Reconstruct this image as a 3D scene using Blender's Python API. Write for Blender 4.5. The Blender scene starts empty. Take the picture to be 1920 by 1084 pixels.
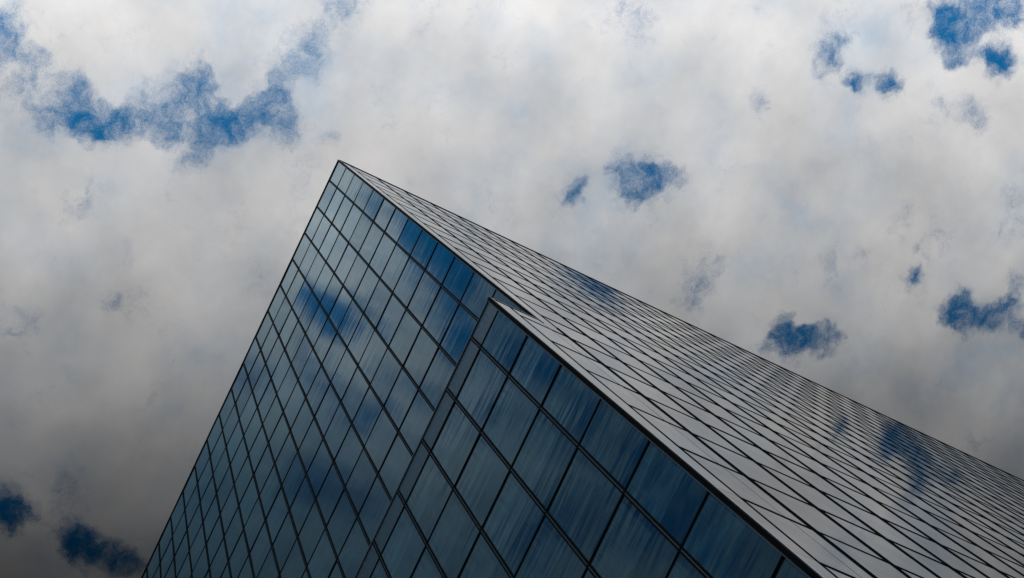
import bpy, math, random
from mathutils import Vector, Matrix
random.seed(7)
scene = bpy.context.scene
COL = scene.collection

# ------------------------------------------------------------------ camera
S = 3.4                      # one storey, metres
EYE = 1.6                    # the photographer's eye above the pavement
cd = bpy.data.cameras.new("Camera")
cam = bpy.data.objects.new("Camera", cd)
COL.objects.link(cam)
RX = Vector((0.432364, 0.874253, -0.220776))
RY = Vector((-0.899645, 0.401732, -0.171029))     # image down
RZ = Vector((-0.06083, 0.272567, 0.960212))       # looking direction, steeply up
m = Matrix((RX, -RY, -RZ)).transposed().to_4x4()
m.translation = Vector((0, 0, EYE))
cam.matrix_world = m
cd.sensor_width = 36
FPX = 3123.92
cd.lens = 36 * FPX / 1920
cd.clip_start = 0.1
cd.clip_end = 5000
scene.camera = cam

# ------------------------------------------------------------------ world
vs = scene.view_settings
vs.view_transform = 'Standard'
vs.look = 'None'
vs.exposure = 0
vs.gamma = 1
vs.use_curve_mapping = False

SUN_EL = math.radians(50)
SUN_AZ = Vector((0.75, -0.66, 0)).normalized()
# holes in the cloud deck: position on the horizontal cloud plane (x/z, y/z), radius, depth
HOLES = [
    (-0.0522, -0.0541, 0.0127, 0.80), (-0.0412, -0.0534, 0.0106, 0.48), (-0.0713, -0.0324, 0.0176, 0.52), (-0.0608, -0.0386, 0.0124, 0.28),
    (-0.0616, -0.0053, 0.0078, 0.64), (-0.0834, -0.0223, 0.0141, 0.28), (-0.0727, 0.0071, 0.0120, 0.88), (-0.0827, -0.0032, 0.0124, 0.48),
    (-0.0767, 0.0204, 0.0124, 0.64), (-0.0823, 0.0196, 0.0071, 0.40), (-0.0735, 0.0273, 0.0106, 0.56), (-0.0537, 0.0400, 0.0159, 0.40),
    (-0.0422, 0.0533, 0.0159, 0.68), (-0.0275, 0.0551, 0.0106, 0.72), (-0.0624, 0.0507, 0.0092, 1.04), (-0.0433, 0.0691, 0.0141, 0.48),
    (-0.0630, 0.0627, 0.0134, 0.28), (-0.0492, 0.0786, 0.0124, 0.56), (-0.0446, 0.0868, 0.0120, 0.64), (-0.0618, 0.0337, 0.0106, 0.36),
    (-0.0894, -0.0100, 0.0106, 0.32), (-0.0827, 0.0666, 0.0071, 0.16), (-0.0356, 0.0964, 0.0141, 0.72), (-0.0210, 0.1035, 0.0106, 1.04),
    (-0.0313, 0.1135, 0.0099, 1.04), (0.0004, 0.1022, 0.0141, 0.36), (0.0165, 0.1103, 0.0141, 0.44), (-0.0129, 0.0963, 0.0141, 0.36),
    (0.0194, 0.1020, 0.0124, 0.28), (0.0481, 0.1130, 0.0134, 0.60), (0.0524, 0.1197, 0.0124, 0.24), (-0.0701, 0.0727, 0.0106, 0.24),
    (-0.0837, 0.0569, 0.0106, 0.12), (-0.0221, 0.1285, 0.0106, 0.28), (-0.0267, 0.1412, 0.0053, 0.40), (-0.0606, 0.0804, 0.0124, 0.24),
    (0.2054, 0.4722, 0.0108, 1.21), (0.2005, 0.4857, 0.0094, 0.88), (0.2158, 0.4857, 0.0101, 1.10), (0.1914, 0.4865, 0.0067, 0.99),
    (0.2287, 0.4850, 0.0134, 1.10), (0.2360, 0.4960, 0.0134, 1.10), (0.2406, 0.5131, 0.0101, 0.99), (0.2054, 0.5155, 0.0108, 1.10),
    (0.2011, 0.5027, 0.0084, 0.66), (0.2149, 0.4647, 0.0101, 0.77), (0.1564, 0.4064, 0.0128, 0.55), (0.1466, 0.4055, 0.0101, 0.28),
    (0.1513, 0.4308, 0.0074, 0.88), (0.1449, 0.4293, 0.0050, 0.55), (0.1567, 0.4578, 0.0087, 0.94), (0.1582, 0.4451, 0.0067, 0.66),
    (0.1705, 0.5068, 0.0108, 0.55), (0.1656, 0.5249, 0.0067, 0.50), (0.1662, 0.4897, 0.0067, 0.44), (0.1108, 0.3776, 0.0081, 0.50),
    (0.2052, 0.4488, 0.0134, 0.33), (0.1708, 0.4090, 0.0134, 0.33), (0.1160, 0.2742, 0.0168, 0.33), (0.0982, 0.2527, 0.0134, 0.28),
    (0.0078, 0.2924, 0.0087, 1.21), (0.0305, 0.3295, 0.0108, 1.16), (0.0402, 0.3344, 0.0074, 0.77), (0.0320, 0.3112, 0.0087, 0.83),
    (0.0216, 0.3263, 0.0084, 0.77), (0.0189, 0.2926, 0.0067, 0.44), (0.0469, 0.3448, 0.0084, 0.33), (-0.0092, 0.2875, 0.0101, 0.28),
    (-0.0106, 0.4627, 0.0087, 1.21), (-0.0189, 0.4684, 0.0084, 1.10), (-0.0285, 0.4597, 0.0081, 0.77), (-0.0110, 0.4777, 0.0074, 0.99),
    (-0.0097, 0.4940, 0.0101, 0.99), (-0.0010, 0.4914, 0.0084, 0.66), (-0.0219, 0.4793, 0.0118, 0.55), (0.0449, 0.5706, 0.0101, 1.26),
    (0.0448, 0.5596, 0.0067, 0.44), (0.0528, 0.5930, 0.0094, 0.94), (0.0678, 0.6025, 0.0081, 0.88), (0.0813, 0.5971, 0.0074, 0.55),
    (0.0555, 0.6173, 0.0054, 1.10), (0.0590, 0.5694, 0.0061, 0.66), (0.0547, 0.5308, 0.0061, 0.88), (0.0557, 0.5207, 0.0047, 0.44),
    (0.0885, 0.5004, 0.0087, 0.55), (0.0896, 0.5368, 0.0074, 0.44), (0.0957, 0.5246, 0.0067, 0.39), (0.0515, 0.4872, 0.0081, 0.44),
    (0.0064, 0.4041, 0.0087, 0.39), (-0.0164, 0.3957, 0.0118, 0.44), (-0.0101, 0.3843, 0.0134, 0.33), (0.1331, 0.5677, 0.0084, 0.44),
    (0.0227, 0.4533, 0.0067, 0.28), (0.0233, 0.4762, 0.0067, 0.28), (-0.1674, 0.0691, 0.0094, 0.50), (-0.2034, 0.0233, 0.0118, 0.44),
    (-0.1218, 0.0272, 0.0134, 0.33), (-0.3083, 0.0589, 0.0128, 1.10), (-0.3135, 0.0678, 0.0101, 0.66), (-0.3111, 0.1005, 0.0101, 0.88),
    (-0.3146, 0.1140, 0.0108, 1.10), (-0.3171, 0.1306, 0.0108, 1.10), (-0.3161, 0.1423, 0.0084, 1.10), (-0.2935, 0.0860, 0.0168, 0.50),
    (-0.0265, 0.6264, 0.0134, 0.33), (-0.0218, 0.2520, 0.0134, 0.28), (-0.2365, 0.1536, 0.0101, 0.22), (-0.0280, 0.3279, 0.0061, 0.33),
    (-0.0516, -0.2071, 0.0114, 0.85), (-0.0525, -0.1893, 0.0087, 0.42), (-0.0578, -0.2211, 0.0114, 0.77), (-0.0635, -0.2368, 0.0134, 0.94),
    (-0.0723, -0.2580, 0.0134, 0.94), (-0.0902, -0.2592, 0.0134, 0.68), (-0.0908, -0.2371, 0.0101, 0.42), (-0.1083, -0.2643, 0.0118, 0.68),
    (-0.1187, -0.1827, 0.0114, 0.77), (-0.1187, -0.1990, 0.0114, 0.77), (-0.1274, -0.1958, 0.0101, 0.68), (-0.1158, -0.1688, 0.0094, 0.42),
    (-0.1726, -0.2356, 0.0134, 0.68), (-0.1666, -0.2107, 0.0118, 0.42), (-0.2213, -0.2255, 0.0168, 0.51), (-0.2254, -0.2607, 0.0134, 0.51),
    (-0.1791, -0.1520, 0.0101, 0.34), (-0.0841, -0.2941, 0.0134, 0.77), (-0.1001, -0.3174, 0.0168, 0.85), (-0.1375, -0.3090, 0.0134, 0.51),
    (-0.1205, -0.3668, 0.0202, 0.77), (-0.1345, -0.4345, 0.0269, 0.85), (-0.1529, -0.4855, 0.0269, 0.85), (-0.1767, -0.3793, 0.0168, 0.68),
    (-0.2163, -0.3674, 0.0202, 0.68), (-0.1737, -0.4342, 0.0202, 0.59), (-0.1484, -0.2574, 0.0101, 0.34), (-0.1529, -0.1790, 0.0101, 0.26),
    (0.0401, 0.3302, 0.0117, 0.45), (0.0421, 0.3509, 0.0099, 0.35), (0.0496, 0.5810, 0.0134, 0.50), (0.0566, 0.6027, 0.0152, 0.50),
    (0.0701, 0.6191, 0.0161, 0.40), (0.0541, 0.6283, 0.0108, 0.25), (0.0467, 0.5312, 0.0108, 0.30), (0.0519, 0.5470, 0.0099, 0.25),
    (0.0389, 0.4715, 0.0099, 0.25), (0.0785, 0.5311, 0.0112, 0.15), (0.1137, 0.5719, 0.0179, 0.20), (0.1014, 0.6732, 0.0224, 0.25),
]
world = bpy.data.worlds.new("World")
scene.world = world
world.use_nodes = True
nt = world.node_tree
nt.nodes.clear()


def N(tree, typ, **kw):
    n = tree.nodes.new(typ)
    for k, v in kw.items():
        setattr(n, k, v)
    return n


def put(tree, sock, v):
    if isinstance(v, bpy.types.NodeSocket):
        tree.links.new(v, sock)
    else:
        sock.default_value = v


def M(tree, op, a, b=None, c=None, clamp=False):
    n = N(tree, 'ShaderNodeMath', operation=op)
    n.use_clamp = clamp
    put(tree, n.inputs[0], a)
    if b is not None:
        put(tree, n.inputs[1], b)
    if c is not None:
        put(tree, n.inputs[2], c)
    return n.outputs[0]


def V(tree, op, a, b=None, out=0):
    n = N(tree, 'ShaderNodeVectorMath', operation=op)
    put(tree, n.inputs[0], a)
    if b is not None:
        put(tree, n.inputs[3] if op == 'SCALE' else n.inputs[1], b)
    return n.outputs['Value'] if op in ('DOT_PRODUCT', 'DISTANCE', 'LENGTH') else n.outputs[0]


def MR(tree, v, a, b, c, d, interp='LINEAR'):
    n = N(tree, 'ShaderNodeMapRange', interpolation_type=interp)
    for i, x in enumerate((v, a, b, c, d)):
        put(tree, n.inputs[i], x)
    return n.outputs[0]


def MIX(tree, f, a, b, blend='MIX'):
    n = N(tree, 'ShaderNodeMix', data_type='RGBA', blend_type=blend)
    put(tree, n.inputs['Factor'], f)
    put(tree, n.inputs[6], a)
    put(tree, n.inputs[7], b)
    return n.outputs[2]


def NOISE(tree, vec, scale, detail=6, rough=0.55, lac=2.0, dist=0.0, out='Fac'):
    n = N(tree, 'ShaderNodeTexNoise')
    put(tree, n.inputs['Vector'], vec)
    n.inputs['Scale'].default_value = scale
    n.inputs['Detail'].default_value = detail
    n.inputs['Roughness'].default_value = rough
    n.inputs['Lacunarity'].default_value = lac
    n.inputs['Distortion'].default_value = dist
    return n.outputs[out]


def RAMP(tree, v, stops):
    n = N(tree, 'ShaderNodeValToRGB')
    cr = n.color_ramp
    while len(cr.elements) < len(stops):
        cr.elements.new(0.5)
    for e, (p_, c_) in zip(cr.elements, stops):
        e.position = p_
        e.color = (c_, c_, c_, 1) if not isinstance(c_, tuple) else (*c_, 1)
    put(tree, n.inputs[0], v)
    return n.outputs[0]


geo = N(nt, 'ShaderNodeTexCoord')
D = V(nt, 'NORMALIZE', geo.outputs['Generated'])
sep = N(nt, 'ShaderNodeSeparateXYZ')
nt.links.new(D, sep.inputs[0])
zc = M(nt, 'MAXIMUM', sep.outputs[2], 0.08)
comb = N(nt, 'ShaderNodeCombineXYZ')
nt.links.new(M(nt, 'DIVIDE', sep.outputs[0], zc), comb.inputs[0])
nt.links.new(M(nt, 'DIVIDE', sep.outputs[1], zc), comb.inputs[1])
P = comb.outputs[0]
# ragged edges: the plane position is pushed about by two turbulences before the holes are read
w1 = V(nt, 'SCALE', V(nt, 'SUBTRACT', NOISE(nt, P, 30, 5, 0.55, out='Color'), (0.5, 0.5, 0.5)), 0.012)
w2 = V(nt, 'SCALE', V(nt, 'SUBTRACT', NOISE(nt, P, 90, 4, 0.5, out='Color'), (0.5, 0.5, 0.5)), 0.018)
PW = V(nt, 'ADD', V(nt, 'ADD', P, w1), w2)
hole = None
for (hx, hy, hr, hs) in HOLES:
    dist = V(nt, 'DISTANCE', PW, (hx, hy, 0.0))
    b = MR(nt, dist, 0.0, hr * 1.9, hs, 0.0, 'SMOOTHSTEP')
    hole = b if hole is None else M(nt, 'ADD', hole, b)
hole = M(nt, 'SMOOTH_MIN', hole, 1.15, 0.5)
n_big = NOISE(nt, V(nt, 'ADD', P, (3.7, 1.2, 0)), 9, 8, 0.58)
n_mid = NOISE(nt, V(nt, 'ADD', PW, (1.3, 8.2, 0)), 34, 10, 0.62)
n_fine = NOISE(nt, V(nt, 'ADD', PW, (5.3, 2.2, 0)), 150, 8, 0.7)
n_grain = NOISE(nt, P, 1300, 3, 0.8)
# unseen southern cloud broken up, added for blue patches in the left face's reflections
south = MR(nt, sep.outputs[1], -0.08, -0.16, 0.0, 0.42, 'SMOOTHSTEP')
f = M(nt, 'ADD', M(nt, 'ADD', hole, south), M(nt, 'MULTIPLY', M(nt, 'SUBTRACT', n_mid, 0.5), 1.9))
f = M(nt, 'ADD', f, M(nt, 'MULTIPLY', M(nt, 'SUBTRACT', n_fine, 0.5), 1.1))
f = M(nt, 'ADD', f, M(nt, 'MULTIPLY', M(nt, 'SUBTRACT', n_big, 0.5), 0.5))
f = M(nt, 'ADD', f, M(nt, 'MULTIPLY', M(nt, 'SUBTRACT', n_grain, 0.5), 1.1))
clear = MR(nt, f, 0.08, 1.42, 0.0, 1.0, 'SMOOTHSTEP')
clear = M(nt, 'POWER', clear, 1.1)
# cloud tone: pale neutral lumps with thinner blue-grey stretches
n_soft = NOISE(nt, V(nt, 'ADD', P, (1.3, 8.2, 0)), 26, 5, 0.5)
tone = M(nt, 'ADD', M(nt, 'MULTIPLY', n_big, 0.75), M(nt, 'MULTIPLY', n_soft, 0.35))
cloud = RAMP(nt, tone, [(0.38, (5.7, 6.7, 7.9)), (0.50, (7.8, 8.1, 8.5)), (0.62, (9.1, 9.0, 9.0)), (0.75, (9.8, 9.6, 9.5))])
thick = RAMP(nt, NOISE(nt, V(nt, 'ADD', P, w1), 15, 5, 0.5), [(0.3, 0.82), (0.7, 1.09)])
cloud = MIX(nt, 1.0, cloud, thick, 'MULTIPLY')
sky = N(nt, 'ShaderNodeTexSky', sky_type='NISHITA', sun_disc=False)
sky.sun_elevation = SUN_EL
sky.sun_rotation = math.atan2(SUN_AZ.x, SUN_AZ.y)
blue = MIX(nt, 1.0, sky.outputs[0], (0.05, 1.02, 1.46, 1), 'MULTIPLY')
col = MIX(nt, clear, cloud, blue)
# added darkening painted into the sky colour along the camera's down axis
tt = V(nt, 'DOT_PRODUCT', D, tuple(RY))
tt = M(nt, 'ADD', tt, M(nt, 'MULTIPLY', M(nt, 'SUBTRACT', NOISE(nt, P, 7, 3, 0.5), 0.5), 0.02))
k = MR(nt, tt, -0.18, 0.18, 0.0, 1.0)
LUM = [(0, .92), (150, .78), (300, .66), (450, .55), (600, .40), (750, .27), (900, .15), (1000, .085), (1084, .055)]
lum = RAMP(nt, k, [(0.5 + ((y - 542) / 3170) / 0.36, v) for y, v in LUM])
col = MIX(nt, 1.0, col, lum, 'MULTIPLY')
# unseen southern sky dimmed and blued, added to tone the left face's reflections
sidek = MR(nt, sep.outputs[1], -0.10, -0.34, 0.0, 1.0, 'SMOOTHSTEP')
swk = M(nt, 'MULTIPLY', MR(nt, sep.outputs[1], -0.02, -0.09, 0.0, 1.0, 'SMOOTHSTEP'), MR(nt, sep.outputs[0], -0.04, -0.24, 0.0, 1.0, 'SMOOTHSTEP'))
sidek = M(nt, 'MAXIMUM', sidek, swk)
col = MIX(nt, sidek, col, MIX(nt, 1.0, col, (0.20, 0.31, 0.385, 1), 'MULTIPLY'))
col = MIX(nt, MR(nt, sep.outputs[1], -0.05, -0.12, 0.0, 1.0), col, MIX(nt, 1.0, col, (1.14, 1.36, 1.42, 1), 'MULTIPLY'))  # added brightening and blue tint of the same unseen southern sky
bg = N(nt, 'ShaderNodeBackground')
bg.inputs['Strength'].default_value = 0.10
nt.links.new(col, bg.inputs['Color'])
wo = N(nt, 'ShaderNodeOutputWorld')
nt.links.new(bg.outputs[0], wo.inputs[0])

sd = bpy.data.lights.new("Sun", 'SUN')
sd.energy = 1.0
sd.angle = math.radians(10)
sd.color = (1.0, 0.96, 0.9)
sun = bpy.data.objects.new("Sun", sd)
COL.objects.link(sun)
sdir = Vector((SUN_AZ.x * math.cos(SUN_EL), SUN_AZ.y * math.cos(SUN_EL), math.sin(SUN_EL)))
sun.rotation_euler = sdir.to_track_quat('Z', 'Y').to_euler()
sun.location = (60, -60, 150)

# ------------------------------------------------------------------ materials
def new_mat(name):
    mt = bpy.data.materials.new(name)
    mt.use_nodes = True
    t = mt.node_tree
    return mt, t, t.nodes['Principled BSDF']


def metal_mat(name, colr, rough, metallic=0.0, spec=0.5):
    mt, t, b = new_mat(name)
    tc = N(t, 'ShaderNodeTexCoord')
    n = NOISE(t, tc.outputs['Object'], 3.0, 6, 0.6)
    r = MIX(t, MR(t, n, 0.3, 0.7, 0, 1), (*[c * 0.7 for c in colr], 1), (*[c * 1.25 for c in colr], 1))
    t.links.new(r, b.inputs['Base Color'])
    t.links.new(MR(t, n, 0.3, 0.7, rough * 0.8, min(1, rough * 1.3)), b.inputs['Roughness'])
    b.inputs['Metallic'].default_value = metallic
    b.inputs['Specular IOR Level'].default_value = spec
    return mt


BLACK = metal_mat('black_anodised', (0.004, 0.0045, 0.005), 0.9, 0, 0.015)
GREY = metal_mat('grey_aluminium', (0.06, 0.066, 0.075), 0.6, 0.0, 0.3)
SILVER = metal_mat('pale_aluminium', (0.30, 0.30, 0.32), 0.4, 0.6)
CORE = metal_mat('dark_wall', (0.012, 0.013, 0.015), 0.9)


def glass_mat():
    mt, t, b = new_mat('coated_glass')
    uv = N(t, 'ShaderNodeUVMap', uv_map='pane')
    rv = N(t, 'ShaderNodeUVMap', uv_map='rand')
    su = N(t, 'ShaderNodeSeparateXYZ')
    t.links.new(uv.outputs[0], su.inputs[0])
    sr = N(t, 'ShaderNodeSeparateXYZ')
    t.links.new(rv.outputs[0], sr.inputs[0])
    u, v, r, amp = su.outputs[0], su.outputs[1], sr.outputs[0], sr.outputs[1]
    # banded ceiling and blinds seen behind the upper part of each pane
    sc = N(t, 'ShaderNodeCombineXYZ')
    t.links.new(M(t, 'ADD', M(t, 'MULTIPLY', v, 9.0), M(t, 'MULTIPLY', r, 97.0)), sc.inputs[0])
    t.links.new(M(t, 'MULTIPLY', u, 0.9), sc.inputs[1])
    streak = MR(t, NOISE(t, sc.outputs[0], 1.0, 4, 0.6), 0.35, 0.68, 0.1, 1.0)
    edge = M(t, 'ADD', 0.52, M(t, 'MULTIPLY', M(t, 'FRACT', M(t, 'MULTIPLY', r, 7.31)), 0.12))
    cover = MR(t, v, M(t, 'SUBTRACT', edge, 0.008), M(t, 'ADD', edge, 0.008), 1.0, 0.0)
    cover = M(t, 'MULTIPLY', cover, MR(t, u, 0.10, 0.13, 0.0, 1.0))
    cover = M(t, 'MULTIPLY', cover, MR(t, M(t, 'FRACT', M(t, 'MULTIPLY', r, 13.7)), 0.0, 1.0, 0.45, 1.0))
    blind = M(t, 'MULTIPLY', M(t, 'MULTIPLY', cover, streak), amp)
    base = MIX(t, blind, (0.002, 0.017, 0.029, 1), (0.050, 0.112, 0.137, 1))
    # thin seam across each pane
    seam = M(t, 'MULTIPLY', M(t, 'COMPARE', v, 0.42, 0.004), 0.35)
    base = MIX(t, seam, base, (0.01, 0.01, 0.012, 1))
    t.links.new(base, b.inputs['Base Color'])
    b.inputs['IOR'].default_value = 1.50
    b.inputs['Specular Tint'].default_value = (0.80, 0.92, 1.0, 1)
    tc = N(t, 'ShaderNodeTexCoord')
    dirt = NOISE(t, tc.outputs['Object'], 1.3, 8, 0.7)
    t.links.new(M(t, 'ADD', MR(t, dirt, 0.35, 0.75, 0.015, 0.06), M(t, 'MULTIPLY', seam, 0.4)), b.inputs['Roughness'])
    bp = N(t, 'ShaderNodeBump')
    bp.inputs['Strength'].default_value = 0.06
    bp.inputs['Distance'].default_value = 0.02
    t.links.new(NOISE(t, tc.outputs['Object'], 0.9, 2, 0.5), bp.inputs['Height'])
    # roller-wave distortion of the toughened panes: ripples lying along the transoms
    wc = N(t, 'ShaderNodeCombineXYZ')
    t.links.new(M(t, 'ADD', M(t, 'MULTIPLY', v, 7.0), M(t, 'MULTIPLY', r, 53.0)), wc.inputs[0])
    t.links.new(M(t, 'MULTIPLY', u, 0.5), wc.inputs[1])
    bw = N(t, 'ShaderNodeBump')
    bw.inputs['Distance'].default_value = 0.006
    t.links.new(M(t, 'MULTIPLY', amp, 1.0, clamp=True), bw.inputs['Strength'])
    t.links.new(NOISE(t, wc.outputs[0], 1.0, 2, 0.5), bw.inputs['Height'])
    t.links.new(bp.outputs[0], bw.inputs['Normal'])
    t.links.new(bw.outputs[0], b.inputs['Normal'])
    # a film of grime over the panes takes some of the mirror away
    film = N(t, 'ShaderNodeBsdfDiffuse')
    film.inputs['Color'].default_value = (0.02, 0.022, 0.024, 1)
    mx = N(t, 'ShaderNodeMixShader')
    # rain drips running down from the transoms of the lower block
    dc = N(t, 'ShaderNodeCombineXYZ')
    t.links.new(M(t, 'ADD', M(t, 'MULTIPLY', u, 38.0), M(t, 'MULTIPLY', r, 31.0)), dc.inputs[0])
    t.links.new(M(t, 'MULTIPLY', v, 1.6), dc.inputs[1])
    drip = MR(t, NOISE(t, dc.outputs[0], 1.0, 3, 0.7), 0.48, 0.72, 0.0, 1.0)
    drip = M(t, 'MULTIPLY', drip, MR(t, v, 0.0, 0.45, 0.55, 0.0))
    drip = M(t, 'MULTIPLY', drip, M(t, 'ADD', M(t, 'MULTIPLY', amp, 0.8), 0.08))
    t.links.new(M(t, 'ADD', M(t, 'ADD', MR(t, dirt, 0.3, 0.8, 0.10, 0.24), M(t, 'MULTIPLY', M(t, 'FRACT', M(t, 'MULTIPLY', r, 3.71)), 0.11)), drip, clamp=True), mx.inputs[0])
    t.links.new(b.outputs[0], mx.inputs[1])
    t.links.new(film.outputs[0], mx.inputs[2])
    t.links.new(mx.outputs[0], t.nodes['Material Output'].inputs[0])
    return mt


GLASS = glass_mat()


def panel_mat():
    mt, t, b = new_mat('streaked_parapet_glass')
    uv = N(t, 'ShaderNodeUVMap', uv_map='pane')
    rv = N(t, 'ShaderNodeUVMap', uv_map='rand')
    a = V(t, 'ADD', V(t, 'MULTIPLY', uv.outputs[0], (30.0, 1.6, 0)), V(t, 'MULTIPLY', rv.outputs[0], (50.0, 0, 0)))
    s = MR(t, NOISE(t, a, 1.0, 5, 0.75), 0.38, 0.62, 0, 1)
    t.links.new(MIX(t, s, (0.002, 0.005, 0.008, 1), (0.05, 0.075, 0.10, 1)), b.inputs['Base Color'])
    t.links.new(MR(t, s, 0, 1, 0.22, 0.45), b.inputs['Roughness'])
    b.inputs['Specular Tint'].default_value = (0.55, 0.65, 0.72, 1)
    b.inputs['Specular IOR Level'].default_value = 0.17
    return mt


PARAPET = panel_mat()


def paving_mat():
    mt, t, b = new_mat('granite_paving')
    tc = N(t, 'ShaderNodeTexCoord')
    br = N(t, 'ShaderNodeTexBrick')
    t.links.new(tc.outputs['Object'], br.inputs['Vector'])
    br.inputs['Scale'].default_value = 1.0
    br.inputs['Color1'].default_value = (0.20, 0.195, 0.19, 1)
    br.inputs['Color2'].default_value = (0.26, 0.255, 0.25, 1)
    br.inputs['Mortar'].default_value = (0.07, 0.07, 0.07, 1)
    br.inputs['Mortar Size'].default_value = 0.008
    br.inputs['Brick Width'].default_value = 0.9
    br.inputs['Row Height'].default_value = 0.6
    n = NOISE(t, tc.outputs['Object'], 4, 8, 0.7)
    t.links.new(MIX(t, 0.5, br.outputs[0], MIX(t, n, (0.12, 0.12, 0.12, 1), (0.4, 0.39, 0.38, 1)), 'MULTIPLY'), b.inputs['Base Color'])
    b.inputs['Roughness'].default_value = 0.8
    return mt


# ------------------------------------------------------------------ geometry helpers
class MB:
    def __init__(self):
        self.v, self.f, self.mi, self.uv, self.rd = [], [], [], [], []

    def hexa(self, pts, mi=0, rnd=(0, 0)):
        """pts: 8 points, 0-3 back (u0v0,u1v0,u1v1,u0v1), 4-7 front in the same order."""
        o = len(self.v)
        self.v += [tuple(p) for p in pts]
        uvs = [(0, 0), (1, 0), (1, 1), (0, 1)] * 2
        for q in ((3, 2, 1, 0), (4, 5, 6, 7), (0, 1, 5, 4), (1, 2, 6, 5), (2, 3, 7, 6), (3, 0, 4, 7)):
            self.f.append([o + i for i in q])
            self.mi.append(mi)
            self.uv += [uvs[i] for i in q]
            self.rd += [rnd] * 4

    def build(self, name, mats, parent, origin=None):
        me = bpy.data.meshes.new(name)
        org = Vector(origin) if origin is not None else Vector(self.v[0])
        me.from_pydata([tuple(Vector(p) - org) for p in self.v], [], self.f)
        for mt in (mats if isinstance(mats, (list, tuple)) else [mats]):
            me.materials.append(mt)
        me.polygons.foreach_set('material_index', self.mi)
        a = me.uv_layers.new(name='pane')
        a.data.foreach_set('uv', [c for p in self.uv for c in p])
        a = me.uv_layers.new(name='rand')
        a.data.foreach_set('uv', [c for p in self.rd for c in p])
        import bmesh
        bm = bmesh.new()
        bm.from_mesh(me)
        bmesh.ops.recalc_face_normals(bm, faces=bm.faces)
        bm.to_mesh(me)
        bm.free()
        o = bpy.data.objects.new(name, me)
        COL.objects.link(o)
        if parent is not None:
            o.parent = parent
            o.location = org - parent.location
        else:
            o.location = org
        return o


class Face:
    """A facade plane: origin at its roof corner, u runs along it, v runs down, n points outward."""
    def __init__(self, o, ud, n):
        self.o, self.ud, self.n = Vector(o), Vector(ud), Vector(n)

    def p(self, u, v, w=0.0):
        return self.o + self.ud * u + Vector((0, 0, -1)) * v + self.n * w

    def box(self, mb, u0, u1, v0, v1, w0, w1, mi=0, rnd=(0, 0), tilt=(0, 0)):
        um, vm = (u0 + u1) / 2, (v0 + v1) / 2
        c = [(u0, v0), (u1, v0), (u1, v1), (u0, v1)]
        pts = [self.p(u, v, w0) for u, v in c]
        pts += [self.p(u, v, w1 + (u - um) * tilt[0] + (v - vm) * tilt[1]) for u, v in c]
        mb.hexa(pts, mi, rnd)


# ------------------------------------------------------------------ the tower
C = Vector((-0.96927, 4.04108, 26.74253)) * S
C.z += EYE
H = C.z                                   # roof height above the ground
U1, WL, V1 = 0.3627 * S, 0.46739 * S, 1.04094 * S
ST, WR = 0.17423 * S, 0.48738 * S
DEP, T2, M1 = 0.45839 * S, 13.63971 * S, 0.36089 * S
NL, NM, NR = 22, 22, 38
LU = [0.0] + [U1 + i * WL for i in range(NL)]
MU = [0.0] + [M1 + i * WL for i in range(NM)]
RU = [0.0, ST] + [ST + i * WR for i in range(1, NR)]
ROWS = [0.0] + [V1 + i * S for i in range(27)]
ROWS = [r for r in ROWS if r < H - 0.5] + [H]
LEFT = Face(C, (-1, 0, 0), (0, -1, 0))
RIGHT = Face(C, (0, 1, 0), (1, 0, 0))
LOW = Face(C + Vector((0, -DEP, 0)), (-1, 0, 0), (0, -1, 0))

tower = bpy.data.objects.new('glass_tower', None)
COL.objects.link(tower)
tower.location = (C.x, C.y, 0)
tower['label'] = 'tall blue glass office tower with a sharp corner and a lower block stepping forward'
tower['category'] = 'building'

# solid core behind the glass
LLEN, RLEN = LU[-1], RU[-1]
mb = MB()
x0, x1 = C.x - LLEN, C.x - 0.05
mb.hexa([(x0, C.y + 0.05, 0), (x1, C.y + 0.05, 0), (x1, C.y + 0.05, H - 0.06), (x0, C.y + 0.05, H - 0.06),
         (x0, C.y + RLEN, 0), (x1, C.y + RLEN, 0), (x1, C.y + RLEN, H - 0.06), (x0, C.y + RLEN, H - 0.06)])
mb.build('wall', CORE, tower)
mb = MB()
y0, y1 = C.y - DEP + 0.05, C.y + 0.04
zt = H - T2 - 0.06
xa, xb = C.x - MU[-1], C.x - 0.05
mb.hexa([(xa, y0, 0), (xb, y0, 0), (xb, y0, zt), (xa, y0, zt), (xa, y1, 0), (xb, y1, 0), (xb, y1, zt), (xa, y1, zt)])
mb.build('wall', CORE, tower)
for nm, a, b, c, d, z in (('roof', x0, x1, C.y + 0.05, C.y + RLEN, H - 0.055), ('roof', xa, xb, y0, C.y - 0.03, zt + 0.005)):
    mb = MB()
    mb.hexa([(a, c, z), (b, c, z), (b, d, z), (a, d, z), (a, c, z + 0.04), (b, c, z + 0.04), (b, d, z + 0.04), (a, d, z + 0.04)])
    mb.build(nm, GREY, tower)

# panes: gather them all first, then split off the hundred that show largest
panes = []


def project(p):
    q = p - Vector((0, 0, EYE))
    z = q.dot(RZ)
    if z < 0.2:
        return None
    return (960 + FPX * q.dot(RX) / z, 542 + FPX * q.dot(RY) / z)


def visible_area(face, u0, u1, v0, v1):
    pp = [project(face.p(u, v)) for u, v in ((u0, v0), (u1, v0), (u1, v1), (u0, v1))]
    if any(p is None for p in pp):
        return 0
    cx, cy = sum(p[0] for p in pp) / 4, sum(p[1] for p in pp) / 4
    if not (0 < cx < 1920 and 0 < cy < 1084):
        return 0
    return abs(sum(pp[i][0] * pp[(i + 1) % 4][1] - pp[(i + 1) % 4][0] * pp[i][1] for i in range(4))) / 2


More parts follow.
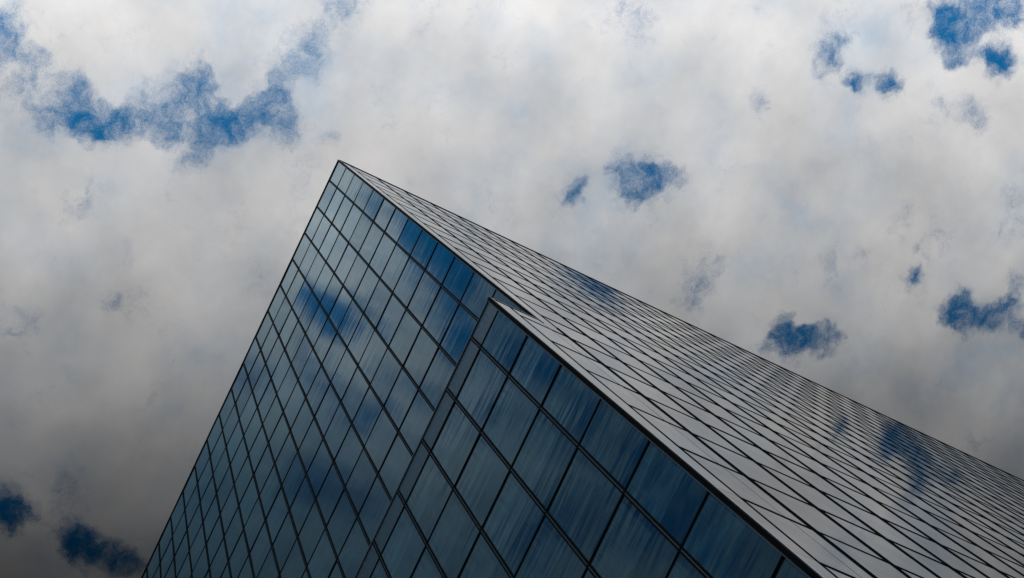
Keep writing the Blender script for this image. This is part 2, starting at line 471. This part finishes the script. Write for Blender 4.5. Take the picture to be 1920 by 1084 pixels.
def pane(face, u0, u1, v0, v1, amp, jit):
    panes.append((visible_area(face, u0, u1, v0, v1), face, u0 + 0.012, u1 - 0.012, v0 + 0.008, v1 - 0.008,
                  (random.random(), amp), (random.uniform(-jit, jit), random.uniform(-jit, jit))))


for a, b in zip(LU[:-1], LU[1:]):
    for c, d in zip(ROWS[:-1], ROWS[1:]):
        if c < T2:
            pane(LEFT, a, b, c, d, 0.40, 0.0050)
low_rows = [r for r in ROWS if r > T2 + 0.3 * S]
for a, b in zip(MU[:-1], MU[1:]):
    for c, d in zip(low_rows[:-1], low_rows[1:]):
        pane(LOW, a, b, c, d, 1.0, 0.0050)
for a, b in zip(RU[:-1], RU[1:]):
    for c, d in zip(ROWS[:-1], ROWS[1:]):
        pane(RIGHT, a, b, c, d, 0.0, 0.0012)
for a, b in ((-DEP, -DEP + ST), (-DEP + ST, 0.0)):
    pane(RIGHT, a, b if b else ST * 0 - 0.0, T2 + 0.06, low_rows[0], 0.0, 0.0005)
    for c, d in zip(low_rows[:-1], low_rows[1:]):
        pane(RIGHT, a, b, c, d, 0.0, 0.0012)
panes.sort(key=lambda q: -q[0])
rest = MB()
for k_, (ar, fc, a, b, c, d, rn, tl) in enumerate(panes):
    if k_ < 100:
        mb = MB()
        fc.box(mb, a, b, c, d, -0.02, 0.0, 0, rn, tl)
        mb.build('glass_pane', GLASS, tower)
    else:
        fc.box(rest, a, b, c, d, -0.02, 0.0, 0, rn, tl)
o = rest.build('glass_pane', GLASS, tower, origin=(C.x, C.y, H))
o['kind'] = 'stuff'
o['label'] = 'the many smaller panes higher up and farther along both glass faces'

# streaked parapet panels along the top of the lower block
for a, b in zip(MU[:-1], MU[1:]):
    mb = MB()
    LOW.box(mb, a + 0.012, b - 0.012, T2 + 0.03, low_rows[0] - 0.008, -0.02, 0.0, 0, (random.random(), 0))
    o = mb.build('parapet_panel', PARAPET, tower)


def mullion(face, u, v0, v1, wid, dep):
    """Two black fins with a paler groove between them."""
    mb = MB()
    b = wid * 0.30
    face.box(mb, u - wid / 2, u - wid / 2 + b, v0, v1, -0.012, dep, 0)
    face.box(mb, u + wid / 2 - b, u + wid / 2, v0, v1, -0.012, dep, 0)
    face.box(mb, u - wid / 2 + b + 0.001, u + wid / 2 - b - 0.001, v0, v1, -0.011, dep * 0.35, 1)
    return mb.build('mullion', [BLACK, GREY], tower)


for u in LU[1:]:
    mullion(LEFT, u, 0.05, T2 + 0.25 * S, 0.095, 0.030)
for u in MU[1:]:
    mullion(LOW, u, T2 + 0.05, H, 0.10, 0.030)
mullion(RIGHT, RU[1], 0.05, T2, 0.035, 0.012)
mullion(RIGHT, RU[1], T2 + 0.002, H, 0.038, 0.024)
for u in RU[2:]:
    mullion(RIGHT, u, 0.05, H, 0.038, 0.022)
mullion(RIGHT, -DEP + ST, T2 + 0.05, H, 0.035, 0.010)


def transom(face, u0, u1, v, th, dep, mat=BLACK):
    mb = MB()
    face.box(mb, u0, u1, v - th / 2, v + th / 2, -0.013, dep)
    mb.build('transom', mat, tower)


for v in ROWS[1:-1]:
    if v < T2 + 0.3 * S:
        transom(LEFT, 0.05, LU[-1], v, 0.05, 0.024)
    if v > T2 + 0.3 * S:
        transom(LOW, 0.05, MU[-1], v, 0.05, 0.024)
    s = ST if v < T2 else -DEP + ST
    transom(RIGHT, s, RU[-1], v, 0.04, 0.013)

# corner posts and copings


def prism(name, poly, z0, z1, mat):
    """A vertical bar with the given plan outline."""
    mb = MB()
    n = len(poly)
    mb.v = [(x, y, z0) for x, y in poly] + [(x, y, z1) for x, y in poly]
    mb.f = [list(range(n))[::-1], list(range(n, 2 * n))] + [[i, (i + 1) % n, n + (i + 1) % n, n + i] for i in range(n)]
    mb.mi = [0] * len(mb.f)
    for f_ in mb.f:
        mb.uv += [(0, 0)] * len(f_)
        mb.rd += [(0, 0)] * len(f_)
    return mb.build(name, mat, tower)


def corner(x, y, z0, z1, w, g):
    prism('corner_post', [(x - w, y - 0.045), (x + 0.004, y - 0.045), (x + 0.004, y + 0.03), (x - w, y + 0.03)], z0, z1, BLACK)
    prism('corner_trim', [(x - w - 0.002 - g, y - 0.03), (x - w - 0.002, y - 0.03), (x - w - 0.002, y + 0.02), (x - w - 0.002 - g, y + 0.02)], z0, z1, GREY)
    prism('corner_trim', [(x - 0.02, y + 0.032), (x + 0.012, y + 0.032), (x + 0.012, y + 0.032 + g * 1.6), (x - 0.02, y + 0.032 + g * 1.6)], z0, z1, SILVER)


corner(C.x, C.y, H - T2 - 0.3, H + 0.02, 0.06, 0.03)
corner(C.x, C.y - DEP, 0, H - T2 + 0.02, 0.085, 0.03)
mb = MB()
LEFT.box(mb, -0.01, LLEN, -0.03, 0.04, -0.25, 0.05)
mb.build('coping', BLACK, tower)
mb = MB()
RIGHT.box(mb, 0.055, RLEN, -0.028, 0.04, -0.25, 0.035)
mb.build('coping', BLACK, tower)
mb = MB()
LOW.box(mb, -0.01, MU[-1], T2 - 0.03, T2 + 0.03, -0.25, 0.03)
mb.build('coping', GREY, tower)
mb = MB()
RIGHT.box(mb, -DEP + 0.055, -0.05, T2 - 0.028, T2 + 0.04, -0.2, 0.015)
mb.build('coping', SILVER, tower)

# ------------------------------------------------------------------ ground
mb = MB()
mb.hexa([(-1500, -1500, -0.3), (1500, -1500, -0.3), (1500, 1500, -0.3), (-1500, 1500, -0.3),
         (-1500, -1500, 0), (1500, -1500, 0), (1500, 1500, 0), (-1500, 1500, 0)])
g = mb.build('pavement', paving_mat(), None, origin=(0, 0, 0))
g['kind'] = 'structure'
